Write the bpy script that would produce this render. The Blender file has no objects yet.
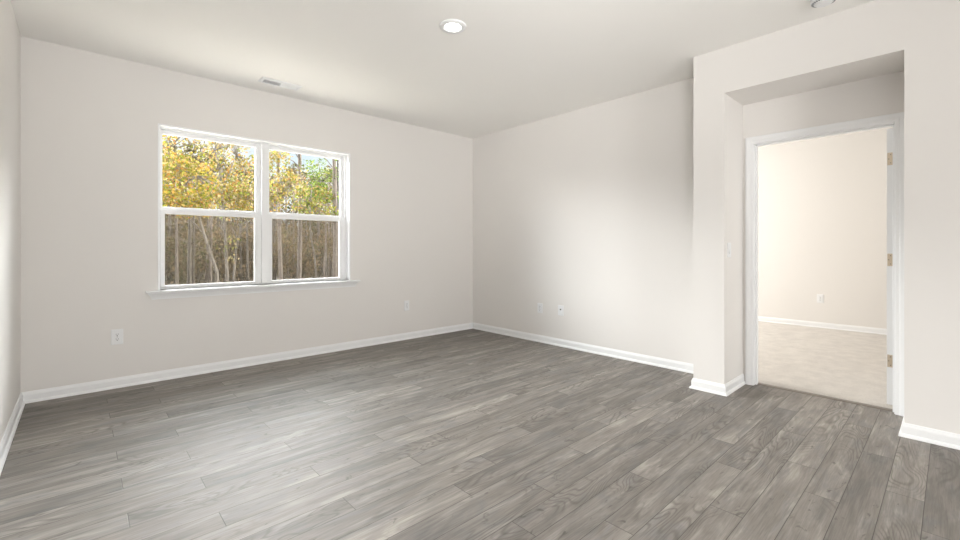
import bpy, bmesh, math, random
import numpy as np
from mathutils import Vector, Matrix

S = bpy.context.scene
COL = S.collection

# ------------------------------------------------------------------ camera
YAW = 0.8266                      # heading of the lens measured from the window wall (X axis)
cam = bpy.data.cameras.new('camera')
cam.sensor_width = 36.0
cam.lens = 36.0 * 434.92 / 960.0
cam.shift_y = -(270 - 248.04) / 960.0
cam.clip_start = 0.05
cam.clip_end = 400
camo = bpy.data.objects.new('camera', cam)
COL.objects.link(camo)
camo.location = (0, 0, 1.1597)
camo.rotation_euler = (math.pi / 2, 0, YAW - math.pi / 2)
S.camera = camo

# ------------------------------------------------------------------ world, sun, daylight, exposure
SKY_HIGH = 33.0                   # bright hazy sky above the tree tops, on the window's side of the house
SKY_LOW = 0.66
SUN_E = 6.0
FILL_E = 67.0
FLASH_E = 200.0
FAR_E = 60.0
S.view_settings.view_transform = 'Standard'
S.view_settings.look = 'None'
S.view_settings.gamma = 1.0
S.view_settings.use_curve_mapping = False
S.view_settings.exposure = 0.69
S.cycles.max_bounces = 10
S.cycles.diffuse_bounces = 6
S.cycles.glossy_bounces = 4
S.cycles.transparent_max_bounces = 16
S.cycles.sample_clamp_indirect = 6.0


class NT:
    """small helper around a node tree"""
    def __init__(self, tree):
        self.t = tree
        tree.nodes.clear()

    def n(self, kind, **kw):
        nd = self.t.nodes.new(kind)
        for k, v in kw.items():
            setattr(nd, k, v)
        return nd

    def put(self, sock, v):
        if v is None:
            return
        if isinstance(v, bpy.types.NodeSocket):
            self.t.links.new(v, sock)
        elif isinstance(v, (tuple, list)) and len(v) == 3 and sock.type == 'RGBA':
            sock.default_value = (*v, 1)
        else:
            sock.default_value = v

    def m(self, op, a, b=None, c=None):
        nd = self.n('ShaderNodeMath', operation=op)
        for i, v in enumerate((a, b, c)):
            self.put(nd.inputs[i], v)
        return nd.outputs[0]

    def xyz(self, x, y, z):
        nd = self.n('ShaderNodeCombineXYZ')
        for i, v in enumerate((x, y, z)):
            self.put(nd.inputs[i], v)
        return nd.outputs[0]

    def noise(self, vec, scale, detail=3, rough=.55, dist=0):
        nd = self.n('ShaderNodeTexNoise')
        self.put(nd.inputs['Vector'], vec)
        for k, v in (('Scale', scale), ('Detail', detail), ('Roughness', rough), ('Distortion', dist)):
            nd.inputs[k].default_value = v
        return nd.outputs['Fac']

    def ramp(self, fac, stops):
        nd = self.n('ShaderNodeValToRGB')
        self.put(nd.inputs[0], fac)
        cr = nd.color_ramp
        while len(cr.elements) < len(stops):
            cr.elements.new(0.5)
        for e, (p, c) in zip(cr.elements, stops):
            e.position = p
            e.color = (*c, 1) if not isinstance(c, (int, float)) else (c, c, c, 1)
        return nd.outputs[0]

    def mix(self, fac, a, b, blend='MIX'):
        nd = self.n('ShaderNodeMix', data_type='RGBA', blend_type=blend)
        self.put(nd.inputs[0], fac)
        self.put(nd.inputs[6], a)
        self.put(nd.inputs[7], b)
        return nd.outputs[2]

    def sm(self, x, a, b):
        nd = self.n('ShaderNodeMapRange', interpolation_type='SMOOTHSTEP')
        self.put(nd.inputs[0], x)
        nd.inputs[1].default_value = a
        nd.inputs[2].default_value = b
        return nd.outputs[0]


W = bpy.data.worlds.new('sky')
S.world = W
W.use_nodes = True
w = NT(W.node_tree)
tc = w.n('ShaderNodeTexCoord').outputs['Generated']
sp = w.n('ShaderNodeSeparateXYZ')
w.put(sp.inputs[0], tc)
cl = w.sm(w.noise(tc, 5.0, 5, .6), .42, .60)
skyb = w.mix(cl, (0.78, 0.91, 1.0), (1.0, 1.0, 1.0))
zrel = w.m('SUBTRACT', sp.outputs[2], w.m('MULTIPLY', w.m('MINIMUM', sp.outputs[0], 0.0), .27))   # lower and brighter toward the left
band = w.m('MULTIPLY', w.sm(zrel, .205, .33), w.sm(sp.outputs[1], .30, .74))
band = w.m('MULTIPLY', band, w.m('SUBTRACT', 1.0, w.m('MULTIPLY', w.sm(sp.outputs[2], .40, .60), .70)))
stren = w.m('ADD', SKY_LOW, w.m('MULTIPLY', band, SKY_HIGH - SKY_LOW))
stren = w.m('MULTIPLY', stren, w.m('ADD', .25, w.m('MULTIPLY', w.sm(sp.outputs[2], -.06, 0), .75)))
skyc = w.mix(band, skyb, (1.0, 1.0, 1.0))
bg = w.n('ShaderNodeBackground')
w.put(bg.inputs[0], skyc)
w.put(bg.inputs[1], stren)
wo = w.n('ShaderNodeOutputWorld')
w.t.links.new(bg.outputs[0], wo.inputs[0])


def light(name, kind, loc, rot, **kw):
    L = bpy.data.lights.new(name, kind)
    for k, v in kw.items():
        setattr(L, k, v)
    o = bpy.data.objects.new(name, L)
    COL.objects.link(o)
    o.location = loc
    o.rotation_euler = rot
    return o


R = math.radians
H = 2.74                            # ceiling height
light('sun', 'SUN', (0, -10, 12), (R(42), 0, R(72)), energy=SUN_E, angle=R(6), color=(1, .95, .86))
pl = light('window_daylight', 'AREA', (1.3995, 4.90, 1.52), (R(-90), 0, 0), shape='RECTANGLE', size=1.85, size_y=1.52)
pl.data.cycles.is_portal = True
# added fill lamp at the unseen far end of the room, behind the camera
light('added_fill', 'AREA', (.92, -3.86, 1.15), (R(90), 0, 0), shape='RECTANGLE', size=1.14, size_y=2.1,
      energy=FILL_E, color=(1.0, .995, .985))
# added spots as an assumed flash, bounced off the ceiling from behind the camera
FLASH_AT = Vector((.05, -.45, 1.45))
for hd, el, cone, k in ((62, 25, 82, .68), (35, 22, 60, .63)):
    fd = Vector((math.cos(R(hd)) * math.cos(R(el)), math.sin(R(hd)) * math.cos(R(el)), math.sin(R(el))))
    light('assumed_bounce_flash', 'SPOT', FLASH_AT, fd.to_track_quat('-Z', 'Y').to_euler(), energy=FLASH_E * k,
          spot_size=R(cone), spot_blend=1.0, shadow_soft_size=.6, color=(1, .99, .975))
# added area lamp inside the bedroom for an assumed window; none is built
light('added_bedroom_lamp', 'AREA', (6.1, 4.60, 1.5), (R(-90), 0, 0), shape='RECTANGLE', size=1.8, size_y=1.45,
      energy=FAR_E, color=(1.0, .985, .955))


# ------------------------------------------------------------------ materials
def mat(name, col=(.8, .8, .8), rough=.5, metal=0.0, spec=.5, build=None):
    m_ = bpy.data.materials.new(name)
    m_.use_nodes = True
    t = NT(m_.node_tree)
    b = t.n('ShaderNodeBsdfPrincipled')
    o = t.n('ShaderNodeOutputMaterial')
    t.t.links.new(b.outputs[0], o.inputs[0])
    t.put(b.inputs['Base Color'], col)
    b.inputs['Roughness'].default_value = rough
    b.inputs['Metallic'].default_value = metal
    b.inputs['Specular IOR Level'].default_value = spec
    if build:
        build(t, b, o)
    return m_


def bump(t, b, h, dist, strength=1.0):
    nd = t.n('ShaderNodeBump')
    nd.inputs['Distance'].default_value = dist
    nd.inputs['Strength'].default_value = strength
    t.put(nd.inputs['Height'], h)
    t.put(b.inputs['Normal'], nd.outputs[0])


def objc(t):
    return t.n('ShaderNodeTexCoord').outputs['Object']


def b_paint(c1):
    def f(t, b, o):
        v = objc(t)
        t.put(b.inputs['Base Color'], t.mix(t.noise(v, 1.3, 2), [x * .985 for x in c1], [min(1, x * 1.01) for x in c1]))
        bump(t, b, t.noise(v, 260, 3), .0006, .35)
    return f


WALLC = (.795, .775, .752)
M_WALL = mat('wall_paint', WALLC, .62, spec=.3, build=b_paint(WALLC))
CEILC = (.935, .925, .90)
M_CEIL = mat('ceiling_paint', CEILC, .8, spec=.2, build=b_paint(CEILC))


def b_trim(t, b, o):
    v = objc(t)
    t.put(b.inputs['Roughness'], t.m('ADD', .30, t.m('MULTIPLY', t.noise(v, 14, 2), .12)))


M_TRIM = mat('white_trim_paint', (.86, .87, .88), .35, build=b_trim)
M_VINYL = mat('white_vinyl', (.88, .885, .89), .38, build=b_trim)
M_PLATE = mat('white_plastic', (.84, .85, .86), .3, build=b_trim)
M_SLOT = mat('dark_slot', (.03, .03, .03), .6)
M_PORT = mat('dark_port', (.05, .05, .055), .4)
M_DUCT = mat('duct_metal', (.10, .11, .105), .55)
M_VENTSLOT = mat('grey_slot', (.33, .34, .35), .6)
M_BRASS = mat('satin_nickel', (.70, .60, .47), .34, metal=.85,
              build=lambda t, b, o: t.put(b.inputs['Roughness'], t.m('ADD', .28, t.m('MULTIPLY', t.noise(objc(t), 60, 2), .2))))
M_SCREW = mat('screw_metal', (.25, .22, .18), .4, metal=.8)
M_REDUCER = mat('transition_strip', (.23, .20, .175), .45,
                build=lambda t, b, o: t.put(b.inputs['Base Color'], t.mix(t.noise(t.xyz(0, 0, 0) if False else objc(t), 30, 3), (.17, .145, .125), (.29, .26, .23))))


def b_lens(t, b, o):
    e = t.n('ShaderNodeEmission')
    e.inputs[0].default_value = (1, .96, .89, 1)
    e.inputs[1].default_value = 14.0
    t.t.links.new(e.outputs[0], o.inputs[0])


M_LENS = mat('lit_lens', build=b_lens)


def b_glass(t, b, o):
    tr = t.n('ShaderNodeBsdfTransparent')
    tr.inputs[0].default_value = (.985, .99, .985, 1)
    gl = t.n('ShaderNodeBsdfGlossy')
    gl.inputs['Roughness'].default_value = .02
    ge = t.n('ShaderNodeNewGeometry')
    dt = t.n('ShaderNodeVectorMath', operation='DOT_PRODUCT')
    t.put(dt.inputs[0], ge.outputs['Incoming'])
    t.put(dt.inputs[1], ge.outputs['Normal'])
    gr = t.m('POWER', t.m('SUBTRACT', 1.0, t.m('ABSOLUTE', dt.outputs['Value'])), 5.0)
    fres = t.m('ADD', .012, t.m('MULTIPLY', gr, .7))
    mx = t.n('ShaderNodeMixShader')
    t.put(mx.inputs[0], fres)
    t.t.links.new(tr.outputs[0], mx.inputs[1])
    t.t.links.new(gl.outputs[0], mx.inputs[2])
    t.t.links.new(mx.outputs[0], o.inputs[0])


M_GLASS = mat('window_glass', build=b_glass)


def b_screen(t, b, o):
    tr = t.n('ShaderNodeBsdfTransparent')
    tr.inputs[0].default_value = (1, 1, 1, 1)
    d = t.n('ShaderNodeBsdfDiffuse')
    d.inputs[0].default_value = (.19, .16, .125, 1)
    mx = t.n('ShaderNodeMixShader')
    t.put(mx.inputs[0], .24)
    t.t.links.new(tr.outputs[0], mx.inputs[1])
    t.t.links.new(d.outputs[0], mx.inputs[2])
    t.t.links.new(mx.outputs[0], o.inputs[0])


M_SCREEN = mat('insect_screen_mesh', build=b_screen)


def b_floor(t, b, o):
    WD, LEN, Y0 = .131, 1.195, .2165
    sp = t.n('ShaderNodeSeparateXYZ')
    t.put(sp.inputs[0], objc(t))
    x, y = sp.outputs[0], sp.outputs[1]
    ry = t.m('DIVIDE', t.m('SUBTRACT', y, Y0), WD)
    row = t.m('FLOOR', ry)
    fy = t.m('FRACT', ry)
    m3 = t.m('FLOORED_MODULO', row, 3.0)
    is1 = t.m('COMPARE', m3, 1.0, .1)
    is2 = t.m('COMPARE', m3, 2.0, .1)
    off = t.m('SUBTRACT', t.m('SUBTRACT', .90, t.m('MULTIPLY', is1, .746)), t.m('MULTIPLY', is2, .45))
    rx = t.m('DIVIDE', t.m('SUBTRACT', x, off), LEN)
    colu = t.m('FLOOR', rx)
    fx = t.m('FRACT', rx)
    wn = t.n('ShaderNodeTexWhiteNoise', noise_dimensions='2D')
    t.put(wn.inputs['Vector'], t.xyz(row, colu, 0))
    rnd = wn.outputs['Value']
    rs = t.n('ShaderNodeSeparateColor')
    t.put(rs.inputs[0], wn.outputs['Color'])
    r1, r2, r3 = rs.outputs
    ox, oy = t.m('MULTIPLY', r1, 37.0), t.m('MULTIPLY', r2, 53.0)
    # fine long grain
    gx, gy = t.m('ADD', x, ox), t.m('ADD', y, oy)
    grain = t.noise(t.xyz(t.m('MULTIPLY', gx, 3.0), t.m('MULTIPLY', gy, 85.0), r3), 1.0, 4, .62, .3)
    fine = t.noise(t.xyz(t.m('MULTIPLY', gx, 10.0), t.m('MULTIPLY', gy, 240.0), r3), 1.0, 2, .6)
    # broad streaks and weathered patches
    streak = t.noise(t.xyz(t.m('MULTIPLY', gx, 2.2), t.m('MULTIPLY', gy, 15.0), r3), 1.0, 3, .6, .8)
    patch = t.noise(t.xyz(t.m('MULTIPLY', gx, 3.2), t.m('MULTIPLY', gy, 7.0), r3), 1.0, 4, .62, 1.2)
    # cathedral rings
    fld = t.noise(t.xyz(t.m('MULTIPLY', gx, 1.15), t.m('MULTIPLY', gy, 5.5), r2), 1.0, 2, .4, .5)
    rings = t.m('ABSOLUTE', t.m('SUBTRACT', t.m('FRACT', t.m('MULTIPLY', fld, 26.0)), .5))
    ringd = t.sm(rings, .0, .30)
    ringm = t.sm(t.noise(t.xyz(t.m('MULTIPLY', gx, 1.6), t.m('MULTIPLY', gy, 4.0), r3), 1.0, 1), .48, .62)
    # knots and dark checks
    kn = t.noise(t.xyz(t.m('MULTIPLY', gx, 6.0), t.m('MULTIPLY', gy, 15.0), r1), 1.0, 3, .6, 1.5)
    knot = t.sm(kn, .63, .74)
    smoke = t.sm(t.noise(t.xyz(t.m('MULTIPLY', gx, 2.0), t.m('MULTIPLY', gy, 9.0), r2), 1.0, 4, .65, .6), .50, .70)
    base = t.mix(t.sm(streak, .34, .66), (.215, .197, .179), (.295, .272, .247))
    base = t.mix(t.m('MULTIPLY', t.sm(patch, .45, .70), .6), base, (.205, .203, .203))
    base = t.mix(t.m('MULTIPLY', t.sm(streak, .56, .72), .55), base, (.44, .41, .372))
    base = t.mix(t.m('MULTIPLY', smoke, .48), base, (.140, .134, .128))
    # whole-plank tone
    base = t.mix(1.0, base, t.ramp(rnd, [(0, .84), (.35, .96), (.7, 1.06), (1, 1.20)]), 'MULTIPLY')
    base = t.mix(t.m('MULTIPLY', t.m('SUBTRACT', 1.0, ringd), t.m('MULTIPLY', ringm, .50)), base, (.10, .088, .076))
    gr = t.ramp(grain, [(.25, .74), (.5, 1.0), (.75, 1.18)])
    base = t.mix(.9, base, gr, 'MULTIPLY')
    base = t.mix(.6, base, t.ramp(fine, [(.3, .80), (.7, 1.17)]), 'MULTIPLY')
    base = t.mix(t.m('MULTIPLY', knot, .68), base, (.075, .068, .062))
    # seams
    ey = t.m('MULTIPLY', t.m('MINIMUM', fy, t.m('SUBTRACT', 1.0, fy)), WD)
    ex = t.m('MULTIPLY', t.m('MINIMUM', fx, t.m('SUBTRACT', 1.0, fx)), LEN)
    ed = t.m('MINIMUM', ey, ex)
    seam = t.m('SUBTRACT', 1.0, t.sm(ed, .0006, .0021))
    base = t.mix(t.m('MULTIPLY', seam, .82), base, (.05, .042, .036))
    base = t.mix(1.0, base, (.96, .95, .945), 'MULTIPLY')
    t.put(b.inputs['Base Color'], base)
    t.put(b.inputs['Roughness'], t.m('ADD', .50, t.m('MULTIPLY', grain, .16)))
    h = t.m('SUBTRACT', t.m('MULTIPLY', grain, .25), t.m('MULTIPLY', seam, 1.0))
    bump(t, b, h, .0010, .6)


M_FLOOR = mat('grey_oak_planks', spec=.45, build=b_floor)


def b_carpet(t, b, o):
    v = objc(t)
    a = t.noise(v, 75, 4, .8)
    c = t.noise(v, 7, 3, .6)
    base = t.mix(a, (.50, .46, .415), (.88, .845, .80))
    base = t.mix(1, base, t.ramp(c, [(.3, .90), (.7, 1.06)]), 'MULTIPLY')
    t.put(b.inputs['Base Color'], base)
    b.inputs['Sheen Weight'].default_value = .2
    bump(t, b, a, .008, .9)


M_CARPET = mat('cream_carpet', rough=.95, spec=.1, build=b_carpet)


def b_bark(c1, c2):
    c1, c2 = [x * .43 for x in c1], [x * .43 for x in c2]
    def f(t, b, o):
        v = objc(t)
        sp = t.n('ShaderNodeMapping')
        t.put(sp.inputs[0], v)
        sp.inputs['Scale'].default_value = (22, 22, 5)
        n = t.noise(sp.outputs[0], 1.0, 4, .65)
        t.put(b.inputs['Base Color'], t.mix(t.sm(n, .35, .65), c1, c2))
        bump(t, b, n, .01, .5)
    return f


M_PALE = mat('pale_bark', rough=.85, build=b_bark((.26, .22, .185), (.56, .50, .44)))
M_PINK = mat('pine_bark', rough=.9, build=b_bark((.36, .29, .25), (.74, .63, .56)))
M_BARK = mat('brown_bark', rough=.9, build=b_bark((.13, .105, .085), (.30, .25, .205)))


LEAFK = .60


def b_leaf(t, b, o):
    at = t.n('ShaderNodeAttribute', attribute_name='leaf_tint')
    c = at.outputs['Color']
    d = t.n('ShaderNodeBsdfDiffuse')
    c = t.mix(1.0, c, (LEAFK, LEAFK, LEAFK), 'MULTIPLY')
    t.put(d.inputs[0], c)
    tl = t.n('ShaderNodeBsdfTranslucent')
    t.put(tl.inputs[0], c)
    mx = t.n('ShaderNodeMixShader')
    mx.inputs[0].default_value = .4
    t.t.links.new(d.outputs[0], mx.inputs[1])
    t.t.links.new(tl.outputs[0], mx.inputs[2])
    t.t.links.new(mx.outputs[0], o.inputs[0])


M_LEAF = mat('leaves', build=b_leaf)


def b_ground(t, b, o):
    v = objc(t)
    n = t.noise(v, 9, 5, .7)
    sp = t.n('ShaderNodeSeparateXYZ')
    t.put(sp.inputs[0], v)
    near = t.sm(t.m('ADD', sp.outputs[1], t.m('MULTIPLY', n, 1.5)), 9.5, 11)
    t.put(b.inputs['Base Color'], t.mix(near, t.mix(n, (.66, .61, .53), (.80, .76, .69)), t.mix(n, (.014, .0105, .007), (.05, .04, .028))))  # unseen strip near the house made pale to bounce light onto the ceiling
    bump(t, b, n, .05, .8)


M_GROUND = mat('leaf_litter_and_pale_bounce', rough=1, spec=.1, build=b_ground)


# ------------------------------------------------------------------ mesh helpers
def obj(name, bm, m_, parent=None, loc=None, smooth=False):
    me = bpy.data.meshes.new(name)
    bmesh.ops.recalc_face_normals(bm, faces=bm.faces)
    bm.to_mesh(me)
    bm.free()
    me.materials.append(m_)
    if smooth:
        for p in me.polygons:
            p.use_smooth = True
    o = bpy.data.objects.new(name, me)
    COL.objects.link(o)
    if parent:
        o.parent = parent
    if loc:
        o.location = loc
    return o


def box(bm, a, b_, bev=0.0):
    x0, y0, z0 = a
    x1, y1, z1 = b_
    vs = [bm.verts.new(p) for p in ((x0, y0, z0), (x1, y0, z0), (x1, y1, z0), (x0, y1, z0),
                                    (x0, y0, z1), (x1, y0, z1), (x1, y1, z1), (x0, y1, z1))]
    fs = [bm.faces.new([vs[i] for i in q]) for q in
          ((0, 3, 2, 1), (4, 5, 6, 7), (0, 1, 5, 4), (1, 2, 6, 5), (2, 3, 7, 6), (3, 0, 4, 7))]
    if bev:
        es = list({e for f in fs for e in f.edges})
        bmesh.ops.bevel(bm, geom=es, offset=bev, segments=2, affect='EDGES', profile=.6)


def boxes(*bs, bev=0.0):
    bm = bmesh.new()
    for a, b_ in bs:
        box(bm, a, b_, bev)
    return bm


def loft(bm, rings, cap=True):
    """rings: lists of equal length of points; bridged one to the next"""
    R_ = [[bm.verts.new(p) for p in r] for r in rings]
    n = len(R_[0])
    for a, c in zip(R_, R_[1:]):
        for i in range(n):
            j = (i + 1) % n
            bm.faces.new((a[i], a[j], c[j], c[i]))
    if cap:
        bm.faces.new(R_[0])
        bm.faces.new(list(reversed(R_[-1])))


def lathe(bm, prof, n=40, axis_z=True):
    """prof: (radius, z) from top to bottom, closed with caps"""
    loft(bm, [[(r * math.cos(2 * math.pi * i / n), r * math.sin(2 * math.pi * i / n), z) for i in range(n)] for r, z in prof])


def tube(bm, pts, rad, n=7):
    rings = []
    for i, p in enumerate(pts):
        p = Vector(p)
        a = Vector(pts[max(0, i - 1)])
        c = Vector(pts[min(len(pts) - 1, i + 1)])
        d = (c - a).normalized()
        u = d.cross(Vector((.3, 1, .1))).normalized()
        v = d.cross(u)
        r = rad[i]
        rings.append([p + (u * math.cos(2 * math.pi * k / n) + v * math.sin(2 * math.pi * k / n)) * r for k in range(n)])
    loft(bm, rings)


def tag(o, label, cat, group=None, kind=None):
    if label:
        o['label'] = label
    if cat:
        o['category'] = cat
    if group:
        o['group'] = group
    if kind:
        o['kind'] = kind
    return o


def empty(name, loc, rot=(0, 0, 0)):
    o = bpy.data.objects.new(name, None)
    o.empty_display_size = .1
    COL.objects.link(o)
    o.location = loc
    o.rotation_euler = rot
    return o


def struct(name, bm, m_, label=None, cat=None, parent=None, smooth=False):
    o = obj(name, bm, m_, parent, smooth=smooth)
    if not parent:
        o['kind'] = 'structure'
        tag(o, label, cat)
    return o


# ------------------------------------------------------------------ room shell
H = 2.74
XL, XR, YW = -.323, 4.190, 4.702        # left wall, right wall, window wall
P, YA, YB, YC = 3.742, 1.4528, 1.2192, .2007   # bump-out: face, its far side, alcove jambs
ZS = 2.3837                              # alcove soffit
YF = -3.9                                # end wall behind the camera
XD0, XD1 = 4.19, 4.305                   # partition with the doorway
XFAR = 7.865                             # far wall of the bedroom
DJ0, DJ1, DZ = .275, 1.133, 2.036        # finished door opening
WX0, WX1, WZ0, WZ1 = .503, 2.2957, .790, 2.2504

struct('floor', boxes(((XL - .15, YF - .15, -.12), (4.262, YW + .15, 0))), M_FLOOR, 'grey brown oak plank floor of the empty room', 'floor')
struct('ceiling', boxes(((XL - .15, YF - .15, H), (XD1 + .02, YW + .16, H + .15))), M_CEIL, 'smooth off white ceiling with a recessed light', 'ceiling')
struct('wall_left', boxes(((XL - .15, YF - .15, 0), (XL, YW + .16, H))), M_WALL, 'greige painted wall at the left edge of the picture', 'wall')
struct('wall_back', boxes(((XL, YW, 0), (WX0, YW + .16, H)), ((WX1, YW, 0), (XD1, YW + .16, H)),
                          ((WX0, YW, 0), (WX1, YW + .16, WZ0)), ((WX0, YW, WZ1), (WX1, YW + .16, H))),
       M_WALL, 'greige painted wall holding the double window', 'wall')
RO0, RO1, ROZ = DJ0 - .02, DJ1 + .02, DZ + .02     # rough opening
struct('wall_right', boxes(((XD0, RO1, 0), (XD1, YW, H)), ((XD0, YF, 0), (XD1, RO0, H)), ((XD0, RO0, ROZ), (XD1, RO1, H))),
       M_WALL, 'greige painted wall right of the corner, with outlets', 'wall')
struct('wall_alcove', boxes(((P, YB, 0), (XD0, YA, H)), ((P, YF, 0), (XD0, YC, H)), ((P, YC, ZS), (XD0, YB, H))),
       M_WALL, 'greige bumped out wall with a square alcove around the doorway', 'wall')
struct('wall_front', boxes(((XL, YF - .15, 0), (.3, YF, H)), ((3.5, YF - .15, 0), (P, YF, H)), ((.3, YF - .15, 2.25), (3.5, YF, H))),
       M_WALL, 'greige wall behind the camera with an added opening closed by added white panels', 'wall')
struct('added_white_panels', boxes(((.3, YF - .10, 0), (1.88, YF - .06, 2.25)), ((1.92, YF - .10, 0), (3.5, YF - .06, 2.25)), ((1.88, YF - .11, 0), (1.92, YF - .05, 2.25)), bev=.004),
       M_TRIM, 'added white panels closing the opening behind the camera', 'door')  # white panels added behind the fill lamp, keeping sky light out of the opening
# bedroom beyond the doorway
struct('wall_bedroom', boxes(((XFAR, -1.2, 0), (XFAR + .12, YW + .16, 2.74)), ((XD1, -1.32, 0), (XFAR + .12, -1.2, 2.74)),
                             ((XD1, YW, 0), (XFAR, YW + .16, 2.74))), M_WALL, 'cream wall of the bedroom seen through the doorway', 'wall')
struct('ceiling_bedroom', boxes(((XD1 + .02, -1.32, H), (XFAR + .12, YW + .16, H + .15))), M_CEIL, 'white ceiling of the bedroom past the doorway', 'ceiling')
bm = boxes(((4.262, -1.32, -.12), (XFAR + .12, YW + .16, 0)))
struct('floor_bedroom', bm, M_REDUCER, 'subfloor of the bedroom past the doorway', 'floor')
# carpet: a slightly uneven slab with rounded front edge
bm = bmesh.new()
rng = random.Random(3)
nx, ny = 60, 90
def cx_(i): return 4.288 + (XFAR - .012 - 4.288) * i / nx
g = {}
for i in range(nx + 1):
    for j in range(ny + 1):
        yy = -1.19 + (YW - .01 + 1.19) * j / ny
        if i == 0:
            yy = yy
        zz = .013 + rng.uniform(-.0012, .0012)
        if i == 0:
            zz = .004
        g[i, j] = bm.verts.new((cx_(i) if i != 1 else 4.296, yy, zz))
for i in range(nx):
    for j in range(ny):
        bm.faces.new((g[i, j], g[i + 1, j], g[i + 1, j + 1], g[i, j + 1]))
car = obj('carpet', bm, M_CARPET, smooth=True)
tag(car, 'cream cut pile carpet covering the bedroom past the doorway', 'carpet', kind='stuff')
# wood to carpet edge in the doorway
bm = bmesh.new()
prof = [(4.240, 0), (4.240, .003), (4.252, .007), (4.278, .008), (4.288, .004), (4.288, 0)]
loft(bm, [[(x, DJ0 - .001, z) for x, z in prof], [(x, DJ1 + .001, z) for x, z in prof]])
struct('trim_threshold', bm, M_REDUCER, 'thin brown transition strip between planks and carpet', 'threshold')

# ---- baseboards, mitred, with shoe moulding
BP = [(0, 0), (.026, 0), (.0255, .006), (.022, .014), (.0165, .019), (.013, .0205), (.013, .058), (.0115, .066), (.008, .073), (.006, .080), (.004, .083), (0, .083)]


def miters(path):
    out = []
    n = len(path)
    def nrm(a, b_):
        d = (Vector(b_) - Vector(a)).normalized()
        return Vector((-d.y, d.x))
    for i in range(n):
        if i == 0:
            out.append(nrm(path[0], path[1]))
        elif i == n - 1:
            out.append(nrm(path[-2], path[-1]))
        else:
            a, c = nrm(path[i - 1], path[i]), nrm(path[i], path[i + 1])
            out.append((a + c) / (1 + a.dot(c)))
    return out


def baseboards(path, names, z0=0.0, labels=None):
    mi = miters(path)
    for k, nm in enumerate(names):
        if nm is None:
            continue
        bm = bmesh.new()
        rings = []
        for q in (k, k + 1):
            p, m_ = Vector(path[q]), mi[q]
            rings.append([(p.x + m_.x * d, p.y + m_.y * d, z0 + z) for d, z in BP])
        loft(bm, rings)
        struct(nm, bm, M_TRIM, labels[k] if labels else None, 'baseboard')


baseboards([(XD0 - .0, YB), (P, YB), (P, YA), (XR, YA), (XR, YW), (XL, YW), (XL, YF)],
           ['baseboard_reveal', 'baseboard_column', 'baseboard_return', 'baseboard_right', 'baseboard_back', 'baseboard_left'],
           labels=['short white baseboard inside the alcove by the door casing', 'short white baseboard around the front of the wall column',
                   'white baseboard on the hidden side of the wall column', 'long white baseboard under the two wall plates right of the corner',
                   'long white baseboard on the window wall', 'white baseboard along the left wall'])
baseboards([(P, YF), (P, YC), (XD0, YC)], ['baseboard_front', 'baseboard_jamb'],
           labels=['white baseboard at the right edge, right of the doorway', 'white baseboard inside the alcove on the hidden right side'])
baseboards([(XFAR, -1.2), (XFAR, YW)], ['baseboard_bedroom'], .006, labels=['white baseboard above the carpet in the bedroom'])

# ---- door casing, jamb, stop
CP = [(0, 0), (0, .009), (.005, .011), (.020, .011), (.027, .015), (.046, .017), (.054, .016), (.057, .012), (.057, 0)]


def casing(xf, sgn):
    bm = bmesh.new()
    y0, y1, zz = DJ0 - .005, DJ1 + .005, DZ + .005
    rings = []
    for st in range(4):
        r = []
        for o_, t in CP:
            yz = ((y1 + o_, 0), (y1 + o_, zz + o_), (y0 - o_, zz + o_), (y0 - o_, 0))[st]
            r.append((xf + sgn * t, *yz))
        rings.append(r)
    loft(bm, rings)
    return bm


jm = struct('trim_doorway', boxes(((XD0 - .0005, DJ1, 0), (XD1 + .0005, RO1, ROZ)), ((XD0 - .0005, RO0, 0), (XD1 + .0005, DJ0, ROZ)),
                                  ((XD0 - .0005, DJ0, DZ), (XD1 + .0005, DJ1, ROZ)), bev=.001), M_TRIM,
            'white painted casing and jamb of the doorway in the alcove', 'door frame')
struct('casing', casing(XD0, -1), M_TRIM, parent=jm)
struct('casing', casing(XD1, 1), M_TRIM, parent=jm)
struct('door_stop', boxes(((4.225, DJ1 - .011, 0), (4.262, DJ1, DZ)), ((4.225, DJ0, 0), (4.262, DJ0 + .011, DZ)),
                          ((4.225, DJ0, DZ - .011), (4.262, DJ1, DZ)), bev=.002), M_TRIM, parent=jm)
struct('strike_plate', boxes(((4.268, DJ1 - .0015, .90), (4.300, DJ1 + .0005, .957))), M_BRASS, parent=jm)

# ---- the door leaf, swung open into the bedroom: we see its hinge edge
DX0 = XD1 + .021
da = R(-6.0)
droot = empty('door_1', (DX0 - .002, DJ0 + .0150, .022), (0, 0, da))
droot['kind'] = 'structure'
tag(droot, 'white door swung open into the bedroom, its hinge edge showing', 'door')
bm = boxes(((.003, 0, 0), (.835, .035, 2.006)), bev=.0015)
leaf = struct('door_leaf', bm, M_TRIM, parent=droot)
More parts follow.
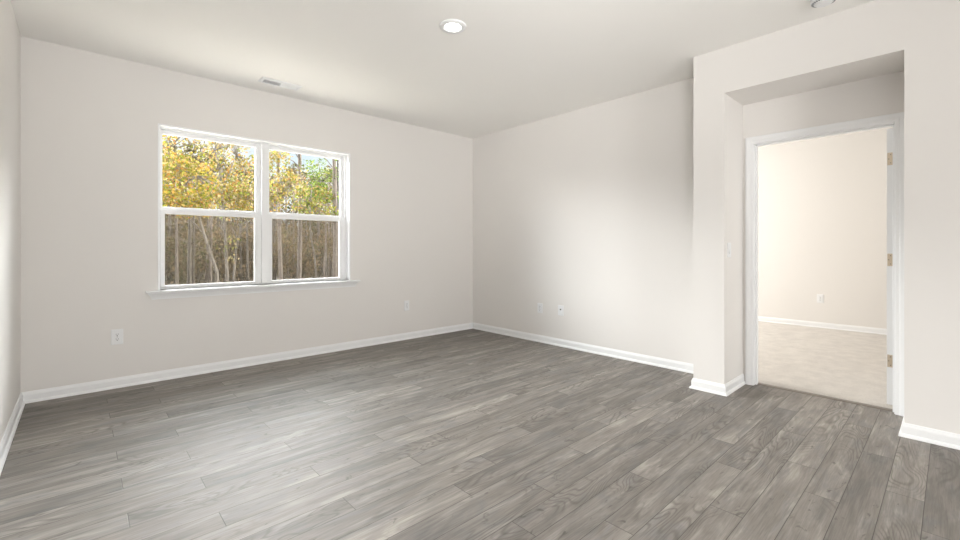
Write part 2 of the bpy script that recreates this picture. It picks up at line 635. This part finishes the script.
# raised panels on both faces
for sy, y_ in ((-1, 0), (1, .035)):
    bm = bmesh.new()
    for (x0, x1, z0, z1) in ((.11, .39, .20, .86), (.43, .71, .20, .86), (.11, .39, 1.02, 1.88), (.43, .71, 1.02, 1.88)):
        ya, yb = (y_ - .004, y_ + .001) if sy < 0 else (y_ - .001, y_ + .004)
        box(bm, (x0, ya, z0), (x1, yb, z1), .003)
    struct('door_panel', bm, M_TRIM, parent=droot)
for zc in (.318, 1.052, 1.785):
    bm = boxes(((.0005, .003, zc - .045), (.0032, .031, zc + .045)), bev=.0008)
    h_ = struct('hinge', bm, M_BRASS, parent=droot)
    h_['label'] = 'satin metal hinge leaf'
    bm = bmesh.new()
    loft(bm, [[(-.001 + .006 * math.cos(a * math.pi / 5), -.004 + .006 * math.sin(a * math.pi / 5), zc + z) for a in range(10)] for z in (-.045, .045)])
    for dz in (-.03, 0, .03):
        loft(bm, [[(x, .017 + .0035 * math.cos(a * math.pi / 4) + (.006 if dz == 0 else -.004), zc + dz + .0035 * math.sin(a * math.pi / 4)) for a in range(8)] for x in (-.0003, .001)])
    struct('screws', bm, M_SCREW, parent=h_)
for y_, s in ((0, -1), (.035, 1)):
    bm = bmesh.new()
    loft(bm, [[(.75 + r * math.cos(a * math.pi / 10), y_ + s * d, .92 + r * math.sin(a * math.pi / 10)) for a in range(20)]
              for r, d in ((.032, 0), (.032, .004), (.012, .009), (.012, .028), (.025, .036), (.028, .048), (.020, .060), (.004, .063))])
    struct('door_knob', bm, M_BRASS, parent=droot, smooth=True)

# ------------------------------------------------------------------ the double window
F0 = 4.778                               # room face of the vinyl frame
win = struct('window_1', boxes(((WX0, YW - .003, WZ0), (WX0 + .014, F0 + .01, WZ1)), ((WX1 - .014, YW - .003, WZ0), (WX1, F0 + .01, WZ1)),
                               ((WX0 + .014, YW - .003, WZ1 - .014), (WX1 - .014, F0 + .01, WZ1)), bev=.0012), M_TRIM,
             'white double window with two single hung units looking onto trees', 'window')
ix0, ix1, iz0, iz1 = WX0 + .014, WX1 - .014, WZ0, WZ1 - .014
MC0, MC1 = 1.366, 1.436                  # centre mullion
FW = .012                                # frame lip
YE = 4.862
bm = boxes(((ix0, F0, iz0), (ix0 + FW, YE, iz1)), ((ix1 - FW - .006, F0, iz0), (ix1, YE, iz1)),
           ((ix0 + FW, F0, iz1 - FW), (ix1 - FW - .006, YE, iz1)), ((ix0 + FW, F0, iz0), (ix1 - FW - .006, YE, iz0 + .012)), bev=.0015)
struct('window_frame', bm, M_VINYL, parent=win)
bm = boxes(((MC0, F0 - .012, iz0 + .012), (MC1, YE, iz1 - FW)), bev=.002)
struct('mullion', bm, M_VINYL, parent=win)


def ring(x0, x1, z0, z1, gx0, gx1, gz0, gz1, y0, y1, bev=.003):
    """a sash: four rails around a pane, with a glazing bead step"""
    return boxes(((x0, y0, z0), (gx0, y1, z1)), ((gx1, y0, z0), (x1, y1, z1)), ((gx0, y0, gz1), (gx1, y1, z1)), ((gx0, y0, z0), (gx1, y1, gz0)), bev=bev)


units = ((ix0 + FW, MC0, .548, 1.321, .563, 1.303), (MC1, ix1 - FW - .006, 1.452, 2.225, 1.471, 2.202))
ZM = 1.505
for (x0, x1, ugx0, ugx1, lgx0, lgx1) in units:
    us = struct('upper_sash', ring(x0, x1, ZM - .030, iz1 - FW, ugx0, ugx1, 1.533, 2.188, 4.812, 4.842), M_VINYL, parent=win)
    us['label'] = 'upper window sash'
    struct('pane', boxes(((ugx0 - .004, 4.826, 1.529), (ugx1 + .004, 4.829, 2.192))), M_GLASS, parent=us)
    ls = struct('lower_sash', ring(x0 + .001, x1 - .001, iz0 + .012, ZM, lgx0, lgx1, .824, 1.467, F0 + .002, F0 + .032), M_VINYL, parent=win)
    ls['label'] = 'lower window sash'
    struct('pane', boxes(((lgx0 - .004, F0 + .016, .820), (lgx1 + .004, F0 + .019, 1.471))), M_GLASS, parent=ls)
    xm = (x0 + x1) / 2
    bm = boxes(((xm - .32, F0 + .006, ZM), (xm - .26, F0 + .028, ZM + .010)), ((xm + .26, F0 + .006, ZM), (xm + .32, F0 + .028, ZM + .010)), bev=.003)
    struct('sash_lock', bm, M_VINYL, parent=ls)
    sc = struct('insect_screen', boxes(((x0 + .004, 4.8130, iz0 + .014), (x1 - .004, 4.8138, 1.4735))), M_SCREEN, parent=win)
    sc['label'] = 'fine insect screen across the lower sash'
    struct('screen_frame', ring(x0 + .001, x1 - .001, iz0 + .013, 1.4742, x0 + .012, x1 - .012, iz0 + .024, 1.468, 4.8108, 4.822, .001), M_VINYL, parent=sc)

# stool with horns, apron with mitred returns
bm = bmesh.new()
SP = [(YW - .052, .772), (YW - .056, .778), (YW - .054, .786), (YW - .048, .790), (F0 + .004, .790), (F0 + .004, .772)]
loft(bm, [[(x, y, z) for y, z in [(y_ if y_ < YW else YW - .0005, z_) for y_, z_ in SP]] for x in (.418, 2.398)])
box(bm, (WX0 + .001, YW - .001, .772), (WX1 - .001, F0 + .004, .790))
struct('window_sill', bm, M_TRIM, parent=win)
bm = bmesh.new()
AP = [(0, .772), (.030, .772), (.030, .764), (.024, .755), (.014, .735), (.010, .722), (.009, .712), (0, .712)]
def apr(x, s):
    return [(x + s * (.030 - t_) * .9 + s * (.772 - z_) * .18, YW - t_, z_) for t_, z_ in AP]
loft(bm, [apr(.430, 1), apr(2.386, -1)])
struct('sill_apron', bm, M_TRIM, parent=win)


# ------------------------------------------------------------------ wall plates
def plate_bm(w_, h_, d=.006):
    bm = bmesh.new()
    e = .004
    loft(bm, [[(sx * w_ / 2, 0, sz * h_ / 2) for sx, sz in ((-1, -1), (1, -1), (1, 1), (-1, 1))],
              [(sx * w_ / 2, -d * .45, sz * h_ / 2) for sx, sz in ((-1, -1), (1, -1), (1, 1), (-1, 1))],
              [(sx * (w_ / 2 - e), -d, sz * (h_ / 2 - e)) for sx, sz in ((-1, -1), (1, -1), (1, 1), (-1, 1))]])
    return bm


def oct_(bm, cx, cz, rx, rz, y0, y1, n=20, flat=.8):
    def P_(y):
        r = []
        for i in range(n):
            a = 2 * math.pi * i / n
            r.append((cx + max(-rx * 1.0, min(rx, rx * 1.15 * math.cos(a))), y, cz + max(-rz * flat, min(rz * flat, rz * math.sin(a)))))
        return r
    loft(bm, [P_(y0), P_(y1)])


def wall_thing(name, loc, rz, label, cat, group=None):
    o = empty(name, loc, (0, 0, rz))
    return tag(o, label, cat, group)


def outlet(loc, rz, label, w_=.079, h_=.126, group='duplex wall outlets'):
    o = wall_thing('wall_outlet', loc, rz, label, 'outlet', group)
    obj('cover_plate', plate_bm(w_, h_), M_PLATE, o)
    for cz in (.0195, -.0195):
        bm = bmesh.new()
        oct_(bm, 0, cz, .0165, .0155, -.0055, -.0085)
        rc = obj('receptacle', bm, M_PLATE, o)
        bm = boxes(((-.0080, -.0092, cz - .001), (-.0055, -.0083, cz + .008)), ((.0055, -.0092, cz - .001), (.0080, -.0083, cz + .008)))
        oct_(bm, 0, cz - .0075, .003, .0035, -.0083, -.0092, 10, 1)
        obj('slots', bm, M_SLOT, rc)['label'] = 'dark plug slots'
    bm = bmesh.new()
    oct_(bm, 0, 0, .003, .0035, -.0055, -.0068, 10, 1)
    obj('screw', bm, M_SCREW, o)
    return o


outlet((.230, YW, .422), 0, 'white duplex outlet on the window wall near the left corner, below the window')
outlet((3.060, YW, .428), 0, 'white duplex outlet on the window wall right of the window, toward the far corner', .074, .126)
outlet((XR, 3.452, .418), R(-90), 'white duplex outlet on the right wall, the plate nearer the corner', .080, .120)
outlet((XFAR, 1.290, .430), R(-90), 'white duplex outlet on the cream bedroom wall seen through the doorway', .080, .124)
# low-voltage jack plate
o = wall_thing('jack_plate', (XR, 3.136, .421), R(-90), 'white data jack plate with one dark port, right wall, farther from the corner', 'wall plate')
obj('cover_plate', plate_bm(.082, .120), M_PLATE, o)
bm = boxes(((-.016, -.0085, -.030), (.016, -.0055, .034)), bev=.001)
ins = obj('insert', bm, M_PLATE, o)
bm = boxes(((-.0105, -.0092, .006), (.0105, -.0082, .020)))
obj('port', bm, M_PORT, ins)['label'] = 'dark data port'
bm = bmesh.new()
oct_(bm, 0, -.014, .006, .0065, -.0084, -.013, 14, 1)
obj('coaxial_connector', bm, M_PLATE, ins)
for cz in (.048, -.048):
    bm = bmesh.new()
    oct_(bm, 0, cz, .0028, .0033, -.0055, -.0066, 10, 1)
    obj('screw', bm, M_PLATE, o)
# light switch on the alcove's left side
o = wall_thing('light_switch', (3.848, YB, 1.144), 0, 'white light switch on the alcove side of the wall column', 'light switch')
obj('cover_plate', plate_bm(.076, .118), M_PLATE, o)
bm = bmesh.new()
loft(bm, [[(x, y, z) for x, z in ((-.0165, -.033), (.0165, -.033), (.0165, .033), (-.0165, .033))] for y in (-.0055, -.0070)])
obj('switch_surround', bm, M_PLATE, o)
bm = bmesh.new()
loft(bm, [[(x, y, z) for y, z in ((-.0068, -.030), (-.0125, -.029), (-.0085, 0), (-.0078, .030), (-.0068, .030))] for x in (-.014, .014)])
obj('rocker', bm, M_PLATE, o)
for cz in (.042, -.042):
    bm = bmesh.new()
    oct_(bm, 0, cz, .0028, .0033, -.0055, -.0066, 10, 1)
    obj('screw', bm, M_PLATE, o)

# ------------------------------------------------------------------ ceiling things
# recessed LED downlight
o = tag(empty('recessed_light', (1.955, 2.408, H)), 'round recessed ceiling light glowing warm white', 'ceiling light')
bm = bmesh.new()
n = 48
def circ(r, z): return [(r * math.cos(2 * math.pi * i / n), r * math.sin(2 * math.pi * i / n), z) for i in range(n)]
loft(bm, [circ(.096, 0), circ(.096, -.006), circ(.090, -.011), circ(.066, -.014), circ(.059, -.011), circ(.057, -.004)], cap=False)
obj('trim_ring', bm, M_PLATE, o, smooth=True)
bm = bmesh.new()
loft(bm, [circ(.0568, -.004), circ(.053, -.0075), circ(.040, -.0095), circ(.015, -.0105)])
obj('lens', bm, M_LENS, o, smooth=True)['label'] = 'glowing lens'

# ceiling register
o = tag(empty('ceiling_vent', (1.422, 4.372, H)), 'white rectangular air vent in the ceiling above the window', 'vent')
hw, hd = .182, .070
bm = bmesh.new()
def rect(a, c, z): return [(-a, -c, z), (a, -c, z), (a, c, z), (-a, c, z)]
loft(bm, [rect(hw, hd, 0), rect(hw, hd, -.004), rect(hw - .012, hd - .012, -.012), rect(hw - .026, hd - .026, -.012), rect(hw - .026, hd - .026, -.001)], cap=False)
obj('frame', bm, M_PLATE, o)
obj('duct_opening', boxes(((-hw + .025, -hd + .025, -.003), (hw - .025, hd - .025, -.0008))), M_DUCT, o)['label'] = 'dark duct behind the louvers'
obj('divider', boxes(((-.004, -hd + .025, -.0125), (.004, hd - .025, -.003))), M_PLATE, o)
for s in (-1, 1):
    bm = bmesh.new()
    for k in range(6):
        if s < 0:      # slats that lean away: the dark gaps show
            yc = -hd + .031 + k * .0155
            loft(bm, [[(x, yc, -.0115), (x, yc + .0015, -.0115), (x, yc + .0065, -.0035), (x, yc + .005, -.0035)] for x in (-hw + .027, -.004)])
        else:          # slats that lean toward the room: they close up
            yc = -hd + .024 + k * .0155
            loft(bm, [[(x, yc, -.0045), (x, yc + .0015, -.0035), (x, yc + .016, -.0115), (x, yc + .0145, -.0125)] for x in (.004, hw - .027)])
    obj('louver_bank', bm, M_PLATE, o)
for sx in (-1, 1):
    bm = bmesh.new()
    loft(bm, [[(sx * (hw - .014) + .004 * math.cos(a * math.pi / 5), .004 * math.sin(a * math.pi / 5), z) for a in range(10)] for z in (-.0105, -.0132)])
    obj('screw', bm, M_PLATE, o)

# smoke detector at the top edge
o = tag(empty('smoke_detector', (3.44, .548, H)), 'round white smoke detector on the ceiling, cut by the top edge', 'smoke detector')
bm = bmesh.new()
lathe(bm, [(.066, 0), (.066, -.012), (.060, -.014)], 48)
obj('base', bm, M_PLATE, o)
bm = bmesh.new()
lathe(bm, [(.058, -.011), (.068, -.014), (.068, -.026), (.062, -.034), (.046, -.040), (.044, -.046), (.030, -.050), (.010, -.051)], 48)
obj('cover', bm, M_PLATE, o, smooth=False)
bm = bmesh.new()
for k in range(26):
    a = 2 * math.pi * k / 26
    c_, s_ = math.cos(a), math.sin(a)
    def q(r, t, z): return (r * c_ - t * s_, r * s_ + t * c_, z)
    loft(bm, [[q(.0612, -.005, -.0352), q(.0612, .005, -.0352), q(.0500, .004, -.0398), q(.0500, -.004, -.0398)],
              [q(.0618, -.005, -.0362), q(.0618, .005, -.0362), q(.0506, .004, -.0408), q(.0506, -.004, -.0408)]])
obj('vent_slots', bm, M_VENTSLOT, o)['label'] = 'grey sensor slots'
bm = bmesh.new()
loft(bm, [[(.030 + .005 * math.cos(a * math.pi / 6), .005 * math.sin(a * math.pi / 6), z) for a in range(12)] for z in (-.046, -.0515)])
obj('test_button', bm, M_PLATE, o)

# ------------------------------------------------------------------ outdoors
CY, SY = math.cos(YAW), math.sin(YAW)


def along(u, Y):
    """where the sight line of picture column u meets the distance Y beyond the room"""
    r = (u - 480) / 434.92
    dx, dy = CY + r * SY, SY - r * CY
    return dx / dy * Y


def zat(u, v, Y):
    x = along(u, Y)
    return 1.1597 - (v - 248.04) / 434.92 * (x * CY + Y * SY)


def pt(u, v, Y):
    return Vector((along(u, Y), Y, zat(u, v, Y)))


def gz(x, y):
    return -.75 + max(0, y - 9) * .055 + .12 * math.sin(x * .9 + y * .5)


bm = bmesh.new()
g = {}
for i in range(41):
    for j in range(46):
        x, y = -14 + i * 1.1, 5.2 + j * 1.1
        g[i, j] = bm.verts.new((x, y, gz(x, y)))
for i in range(40):
    for j in range(45):
        bm.faces.new((g[i, j], g[i + 1, j], g[i + 1, j + 1], g[i, j + 1]))
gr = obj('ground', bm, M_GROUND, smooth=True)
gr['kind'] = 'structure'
tag(gr, 'brown leaf strewn forest ground outside the window, with an added pale bounce strip by the house', 'ground')

YEL = [(.66, .48, .09), (.74, .55, .18), (.55, .50, .10), (.72, .36, .10), (.44, .45, .07), (.76, .62, .30), (.32, .36, .06)]
LIM = [(.38, .46, .07), (.52, .52, .10), (.28, .37, .05), (.62, .55, .16), (.66, .40, .14)]
GRN = [(.22, .34, .07), (.30, .43, .10), (.38, .50, .14), (.16, .25, .05)]
MIX = [(.64, .50, .18), (.50, .50, .13), (.38, .46, .10), (.74, .60, .34), (.68, .40, .18), (.72, .64, .40)]
BRN = [(.36, .26, .15), (.44, .34, .22), (.26, .19, .11), (.36, .31, .15), (.20, .15, .09), (.50, .36, .22)]
DKG = [(.22, .23, .11), (.30, .28, .14), (.17, .18, .09), (.34, .30, .18)]


def leaves(rs, blobs, pal, size):
    """blobs: (centre, (rx, ry, rz), count) -> leaf mesh of folded four-sided leaves"""
    P_, C_ = [], []
    for c, r, n in blobs:
        d = rs.normal(size=(n, 3))
        d /= np.linalg.norm(d, axis=1)[:, None]
        d *= (rs.random(n) ** .45)[:, None]
        P_.append(np.array(c) + d * np.array(r))
    P_ = np.concatenate(P_)
    n = len(P_)
    a = rs.normal(size=(n, 3))
    a /= np.linalg.norm(a, axis=1)[:, None]
    b_ = np.cross(a, rs.normal(size=(n, 3)))
    b_ /= np.linalg.norm(b_, axis=1)[:, None]
    c_ = np.cross(a, b_)
    s = (size * rs.uniform(.6, 1.25, n))[:, None]
    V = np.stack([P_ - a * s * .5, P_ + b_ * s * .34 + c_ * s * .10, P_ + a * s * .5, P_ - b_ * s * .34 + c_ * s * .10], 1).reshape(-1, 3)
    i = np.arange(n)[:, None] * 4
    F = np.concatenate([i + np.array([[0, 1, 2]]), i + np.array([[0, 2, 3]])], 1).reshape(-1, 3)
    pal = np.array(pal)
    col = pal[rs.integers(0, len(pal), n)] * rs.uniform(.5, 1.2, (n, 1))
    col = np.clip(np.concatenate([col, np.ones((n, 1))], 1), 0, 1)
    return V, F, np.repeat(col, 6, 0)


def leaf_obj(name, rs, blobs, pal, size, parent=None):
    V, F, C = leaves(rs, blobs, pal, size)
    me = bpy.data.meshes.new(name)
    me.from_pydata(V.tolist(), [], F.tolist())
    at = me.color_attributes.new('leaf_tint', 'FLOAT_COLOR', 'CORNER')
    at.data.foreach_set('color', C.astype(np.float32).ravel())
    me.materials.append(M_LEAF)
    o_ = bpy.data.objects.new(name, me)
    COL.objects.link(o_)
    if parent:
        o_.parent = parent
    return o_


def tree(name, limbs, bark, blobs, pal, size, label, seed, group=None, cat='tree', twigs=0):
    """limbs: list of (points, start radius, end radius) in world space"""
    rs = np.random.default_rng(seed)
    base = Vector(limbs[0][0][0])
    base.z = gz(base.x, base.y)
    root = empty(name, base)
    tag(root, label, cat, group)
    bm = bmesh.new()
    for pts, r0, r1 in limbs:
        pts = [Vector(p) - base for p in pts]
        k = len(pts)
        tube(bm, pts, [r0 + (r1 - r0) * i / (k - 1) for i in range(k)], 8)
    if blobs:
        for c, r, n in blobs[:twigs]:
            c = Vector(c) - base
            st = min((Vector(p) - base for L in limbs for p in L[0]), key=lambda q_: (q_ - c).length)
            for _ in range(5):
                e = c + Vector(rs.normal(size=3)) * .45 * Vector(r).length / 1.7
                mid = (st + e) / 2 + Vector(rs.normal(size=3)) * .06
                tube(bm, [st, mid, e], [.012, .008, .003], 5)
    obj('trunk', bm, bark, root, smooth=True)
    if blobs:
        leaf_obj('foliage', rs, [(Vector(c) - base, r, n) for c, r, n in blobs], pal, size, root)
    return root


def scatter(seed, u0, u1, v0, v1, Y, dy, n, r, cnt):
    rr = random.Random(seed)
    out = []
    for _ in range(n):
        u, v, y = rr.uniform(u0, u1), rr.uniform(v0, v1), Y + rr.uniform(-dy, dy)
        k = rr.uniform(.7, 1.3)
        out.append((pt(u, v, y), (r * k, r * k, r * k * .7), int(cnt * k * .53)))
    return out


def G(u, Y):
    x = along(u, Y)
    return Vector((x, Y, gz(x, Y)))


# leaning pale tree of the left pane
tree('broadleaf_tree', [([G(219, 11.6), pt(217, 272, 11.6), pt(206, 240, 11.6), pt(198, 214, 11.6), pt(192, 203, 11.6), pt(184, 186, 11.6), pt(174, 169, 11.6), pt(168, 150, 11.6)], .036, .014),
                        ([pt(201, 232, 11.6), pt(197, 226, 11.6), pt(186, 216, 11.6), pt(178, 207, 11.6), pt(168, 180, 11.6)], .019, .008),
                        ([pt(184, 186, 11.6), pt(190, 180, 11.5), pt(197, 176, 11.4)], .025, .010)],
     M_PALE, scatter(1, 158, 208, 130, 206, 11.6, .8, 38, .40, 150) + scatter(2, 163, 205, 190, 212, 11.4, .5, 12, .30, 130), YEL, .075,
     'leaning pale barked tree with yellow leaves seen through the left pane', 11, 'forest trees', twigs=14)
# upright pale tree
tree('broadleaf_tree', [([G(229, 12.4), pt(227, 272, 12.4), pt(226, 250, 12.4), pt(225, 228, 12.4), pt(223, 212, 12.4), pt(222, 185, 12.4), pt(219, 168, 12.4), pt(215, 150, 12.4)], .040, .014),
                        ([pt(225, 233, 12.4), pt(220, 226, 12.4), pt(215, 222, 12.4)], .019, .009),
                        ([pt(222, 185, 12.4), pt(230, 172, 12.4), pt(236, 155, 12.4)], .025, .010)],
     M_PALE, scatter(3, 200, 247, 132, 206, 12.6, .8, 32, .42, 150) + scatter(4, 204, 250, 180, 212, 12.0, .6, 12, .32, 110), YEL[:-1] + MIX, .075,
     'upright pale barked tree with golden leaves in the middle of the left pane', 12, 'forest trees', twigs=14)
# forked tree near the mullion
tree('broadleaf_tree', [([G(233, 13.0), pt(234, 275, 13.0), pt(236, 250, 13.0), pt(240, 232, 13.0), pt(243, 218, 13.0), pt(250, 203, 13.0), pt(256, 196, 13.0)], .032, .012),
                        ([pt(238, 240, 13.0), pt(234, 232, 13.0), pt(231, 226, 13.0)], .022, .012),
                        ([pt(240, 232, 13.0), pt(248, 226, 13.0), pt(254, 223, 13.0)], .018, .010)],
     M_PALE, scatter(5, 226, 262, 190, 214, 12.8, .5, 12, .36, 130) + scatter(6, 246, 262, 150, 200, 13.2, .5, 6, .30, 70) + scatter(7, 222, 240, 236, 262, 12.6, .4, 6, .20, 24), MIX, .075,
     'forked pale tree beside the window mullion with low yellow leaves', 13, 'forest trees', twigs=14)
# right pane: full height pale trunk at its left
tree('broadleaf_tree', [([G(281.5, 13.5), pt(281, 276, 13.5), pt(279.6, 240, 13.5), pt(279, 200, 13.5), pt(278, 150, 13.5), pt(277, 100, 13.5), pt(276, -60, 13.5)], .060, .03)],
     M_PINK, scatter(8, 266, 296, 148, 208, 13.2, .6, 20, .36, 110) + scatter(9, 268, 284, 136, 170, 13.4, .5, 4, .35, 70), MIX + YEL[:3], .085,
     'straight pinkish trunk at the left of the right pane, yellow leaves around', 14, 'forest trees', twigs=10)
# tall brown pine
tree('pine_tree', [([G(298, 15.5), pt(299, 276, 15.5), pt(300, 240, 15.5), pt(300, 200, 15.5), pt(299.6, 150, 15.5), pt(299, 100, 15.5), pt(299, -170, 15.5)], .085, .05),
                   ([pt(299.8, 168, 15.5), pt(293, 161, 15.5), pt(285, 157, 15.5)], .025, .008), ([pt(299.6, 160, 15.5), pt(296, 154, 15.5), pt(293, 150, 15.5)], .02, .008)],
     M_PINK, scatter(10, 280, 318, -190, -110, 15.5, 1.2, 8, .7, 120), GRN, .11,
     'tall straight brown pine trunk against the sky in the right pane', 15, 'forest trees')
# slim leaning tree
tree('broadleaf_tree', [([G(317, 14), pt(316.5, 277, 14), pt(314, 252, 14), pt(311, 238, 14), pt(310, 220, 14), pt(310.5, 205, 14), pt(312, 185, 14)], .032, .014)],
     M_PALE, scatter(11, 294, 330, 184, 214, 14, .6, 18, .36, 120), MIX + LIM, .085,
     'slim curving pale sapling left of centre in the right pane', 16, 'forest trees', twigs=10)
# green tree
tree('broadleaf_tree', [([G(324, 15), pt(324, 270, 15), pt(326, 235, 15), pt(325.5, 205, 15), pt(323, 180, 15), pt(318, 162, 15)], .036, .012),
                        ([pt(325, 200, 15), pt(330, 188, 15), pt(333, 178, 15)], .018, .008)],
     M_PINK, scatter(12, 312, 336, 172, 212, 15, .6, 18, .36, 130) + scatter(13, 308, 326, 158, 186, 15, .6, 8, .26, 70), GRN + LIM[:2], .085,
     'bright green leafy tree in the right half of the right pane', 17, 'forest trees', twigs=12)
# right tall trunk
tree('pine_tree', [([G(334.5, 14.5), pt(335, 274, 14.5), pt(335.5, 240, 14.5), pt(335, 200, 14.5), pt(334, 150, 14.5), pt(333.5, 100, 14.5), pt(332, -180, 14.5)], .085, .05),
                   ([pt(334.4, 170, 14.5), pt(327, 160, 14.5), pt(322, 156, 14.5)], .018, .006)],
     M_PINK, scatter(14, 318, 348, -200, -120, 14.5, 1.2, 7, .6, 110) + scatter(15, 318, 346, 150, 178, 14.5, .6, 5, .25, 30), GRN, .10,
     'tall pinkish pine trunk near the right edge of the right pane', 18, 'forest trees')
tree('pine_tree', [([G(338.5, 19), pt(338.6, 240, 19), pt(338.3, 200, 19), pt(338, 150, 19), pt(337, -170, 19)], .055, .04)],
     M_BARK, scatter(16, 326, 350, -190, -120, 19, 1, 5, .7, 90), GRN, .11,
     'thin dark trunk just right of the tall pinkish pine', 19, 'forest trees')

# thin bare trunks deeper in the wood
rr = random.Random(8)
thin = [(177, 17, .05), (189, 16, .065), (195, 20, .05), (209, 21, .05), (241, 18, .05), (248, 17, .045), (252, 22, .06), (288, 21, .06), (326.5, 17, .045), (330, 19, .05), (306, 22, .05), (292, 25, .08), (318, 26, .06), (170, 23, .07), (216, 27, .08), (238, 26, .07)]
for _ in range(44):
    u_ = rr.uniform(120, 420)
    thin.append((u_ if not 155 < u_ < 182 else u_ + 40, rr.uniform(17, 33), rr.uniform(.025, .065)))
for k, (u, Y, r) in enumerate(thin):
    ln = rr.uniform(-3, 3)
    limbs = [([G(u, Y), pt(u + ln * .2, 270, Y), pt(u + ln * .5, 240, Y), pt(u + ln * .8, 205, Y), pt(u + ln, 178 + rr.uniform(-10, 20), Y)], r, r * .5)]
    for _ in range(3):
        v = rr.uniform(215, 255)
        q0 = pt(u + ln * .6, v, Y)
        limbs.append(([q0, q0 + Vector((rr.uniform(-.8, .8), rr.uniform(-.3, .3), rr.uniform(-.1, .4)))], r * .25, r * .08))
    tree('bare_tree', limbs, M_PALE if k % 3 else M_PINK, None, None, 0,
         'slender bare trunk standing deeper in the brown woods outside the window', 100 + k, 'bare trunks deeper in the woods')

# undergrowth: brown brush in layers, then darker evergreens behind
for k in range(46):
    Y = 18.5 + (k % 5) * 2.8 + rr.uniform(-.8, .8)
    u = (140 + (k * 47 % 260) if k < 34 else 150 + (k * 37 % 120)) + rr.uniform(-8, 8)
    c = G(u, Y)
    hgt = rr.uniform(1.6, 2.6)
    limbs = []
    for s in range(7):
        e = c + Vector((rr.uniform(-.9, .9), rr.uniform(-.6, .6), hgt * rr.uniform(.6, 1.05)))
        limbs.append(([c + Vector((rr.uniform(-.15, .15), rr.uniform(-.15, .15), 0)), (c + e) / 2 + Vector((rr.uniform(-.2, .2), 0, .15)), e], .022, .006))
    blobs = [(c + Vector((rr.uniform(-.8, .8), rr.uniform(-.6, .6), rr.uniform(.2, hgt))), (.55, .5, .45), 100) for _ in range(9)]
    tree('woodland_shrub', limbs, M_BARK, blobs, BRN if k % 4 else BRN + DKG, .12,
         'twiggy brown woodland shrub among the trunks outside the window', 200 + k, 'brown undergrowth', cat='shrub')
for k in range(32):
    Y = 33 + (k % 3) * 3.5
    u = 110 + k * 15 + rr.uniform(-5, 5)
    c = G(u, Y)
    hgt = rr.uniform(6.0, 7.4)
    if k >= 22:                       # lower trees on the left, out of this picture but seen from a step aside
        Y = 25 + (k % 3) * 3.5
        x = 2.0 - (k - 22) * 1.7
        c = Vector((x, Y, gz(x, Y)))
        hgt = rr.uniform(3.6, 4.6)
    limbs = [([c, c + Vector((0, 0, hgt * .5)), c + Vector((rr.uniform(-.2, .2), 0, hgt))], .12, .03)]
    blobs = []
    for _ in range(26):
        t_ = rr.random()
        blobs.append((c + Vector((rr.uniform(-1, 1) * (1.5 - .9 * t_), rr.uniform(-1, 1), t_ * hgt)), (.95 - .3 * t_, .8, .7), 70))
    tree('background_tree', limbs, M_BARK, blobs, DKG + BRN[:3], .24,
         'olive and brown leafy tree closing the back of the woods', 300 + k, 'trees at the back of the woods')
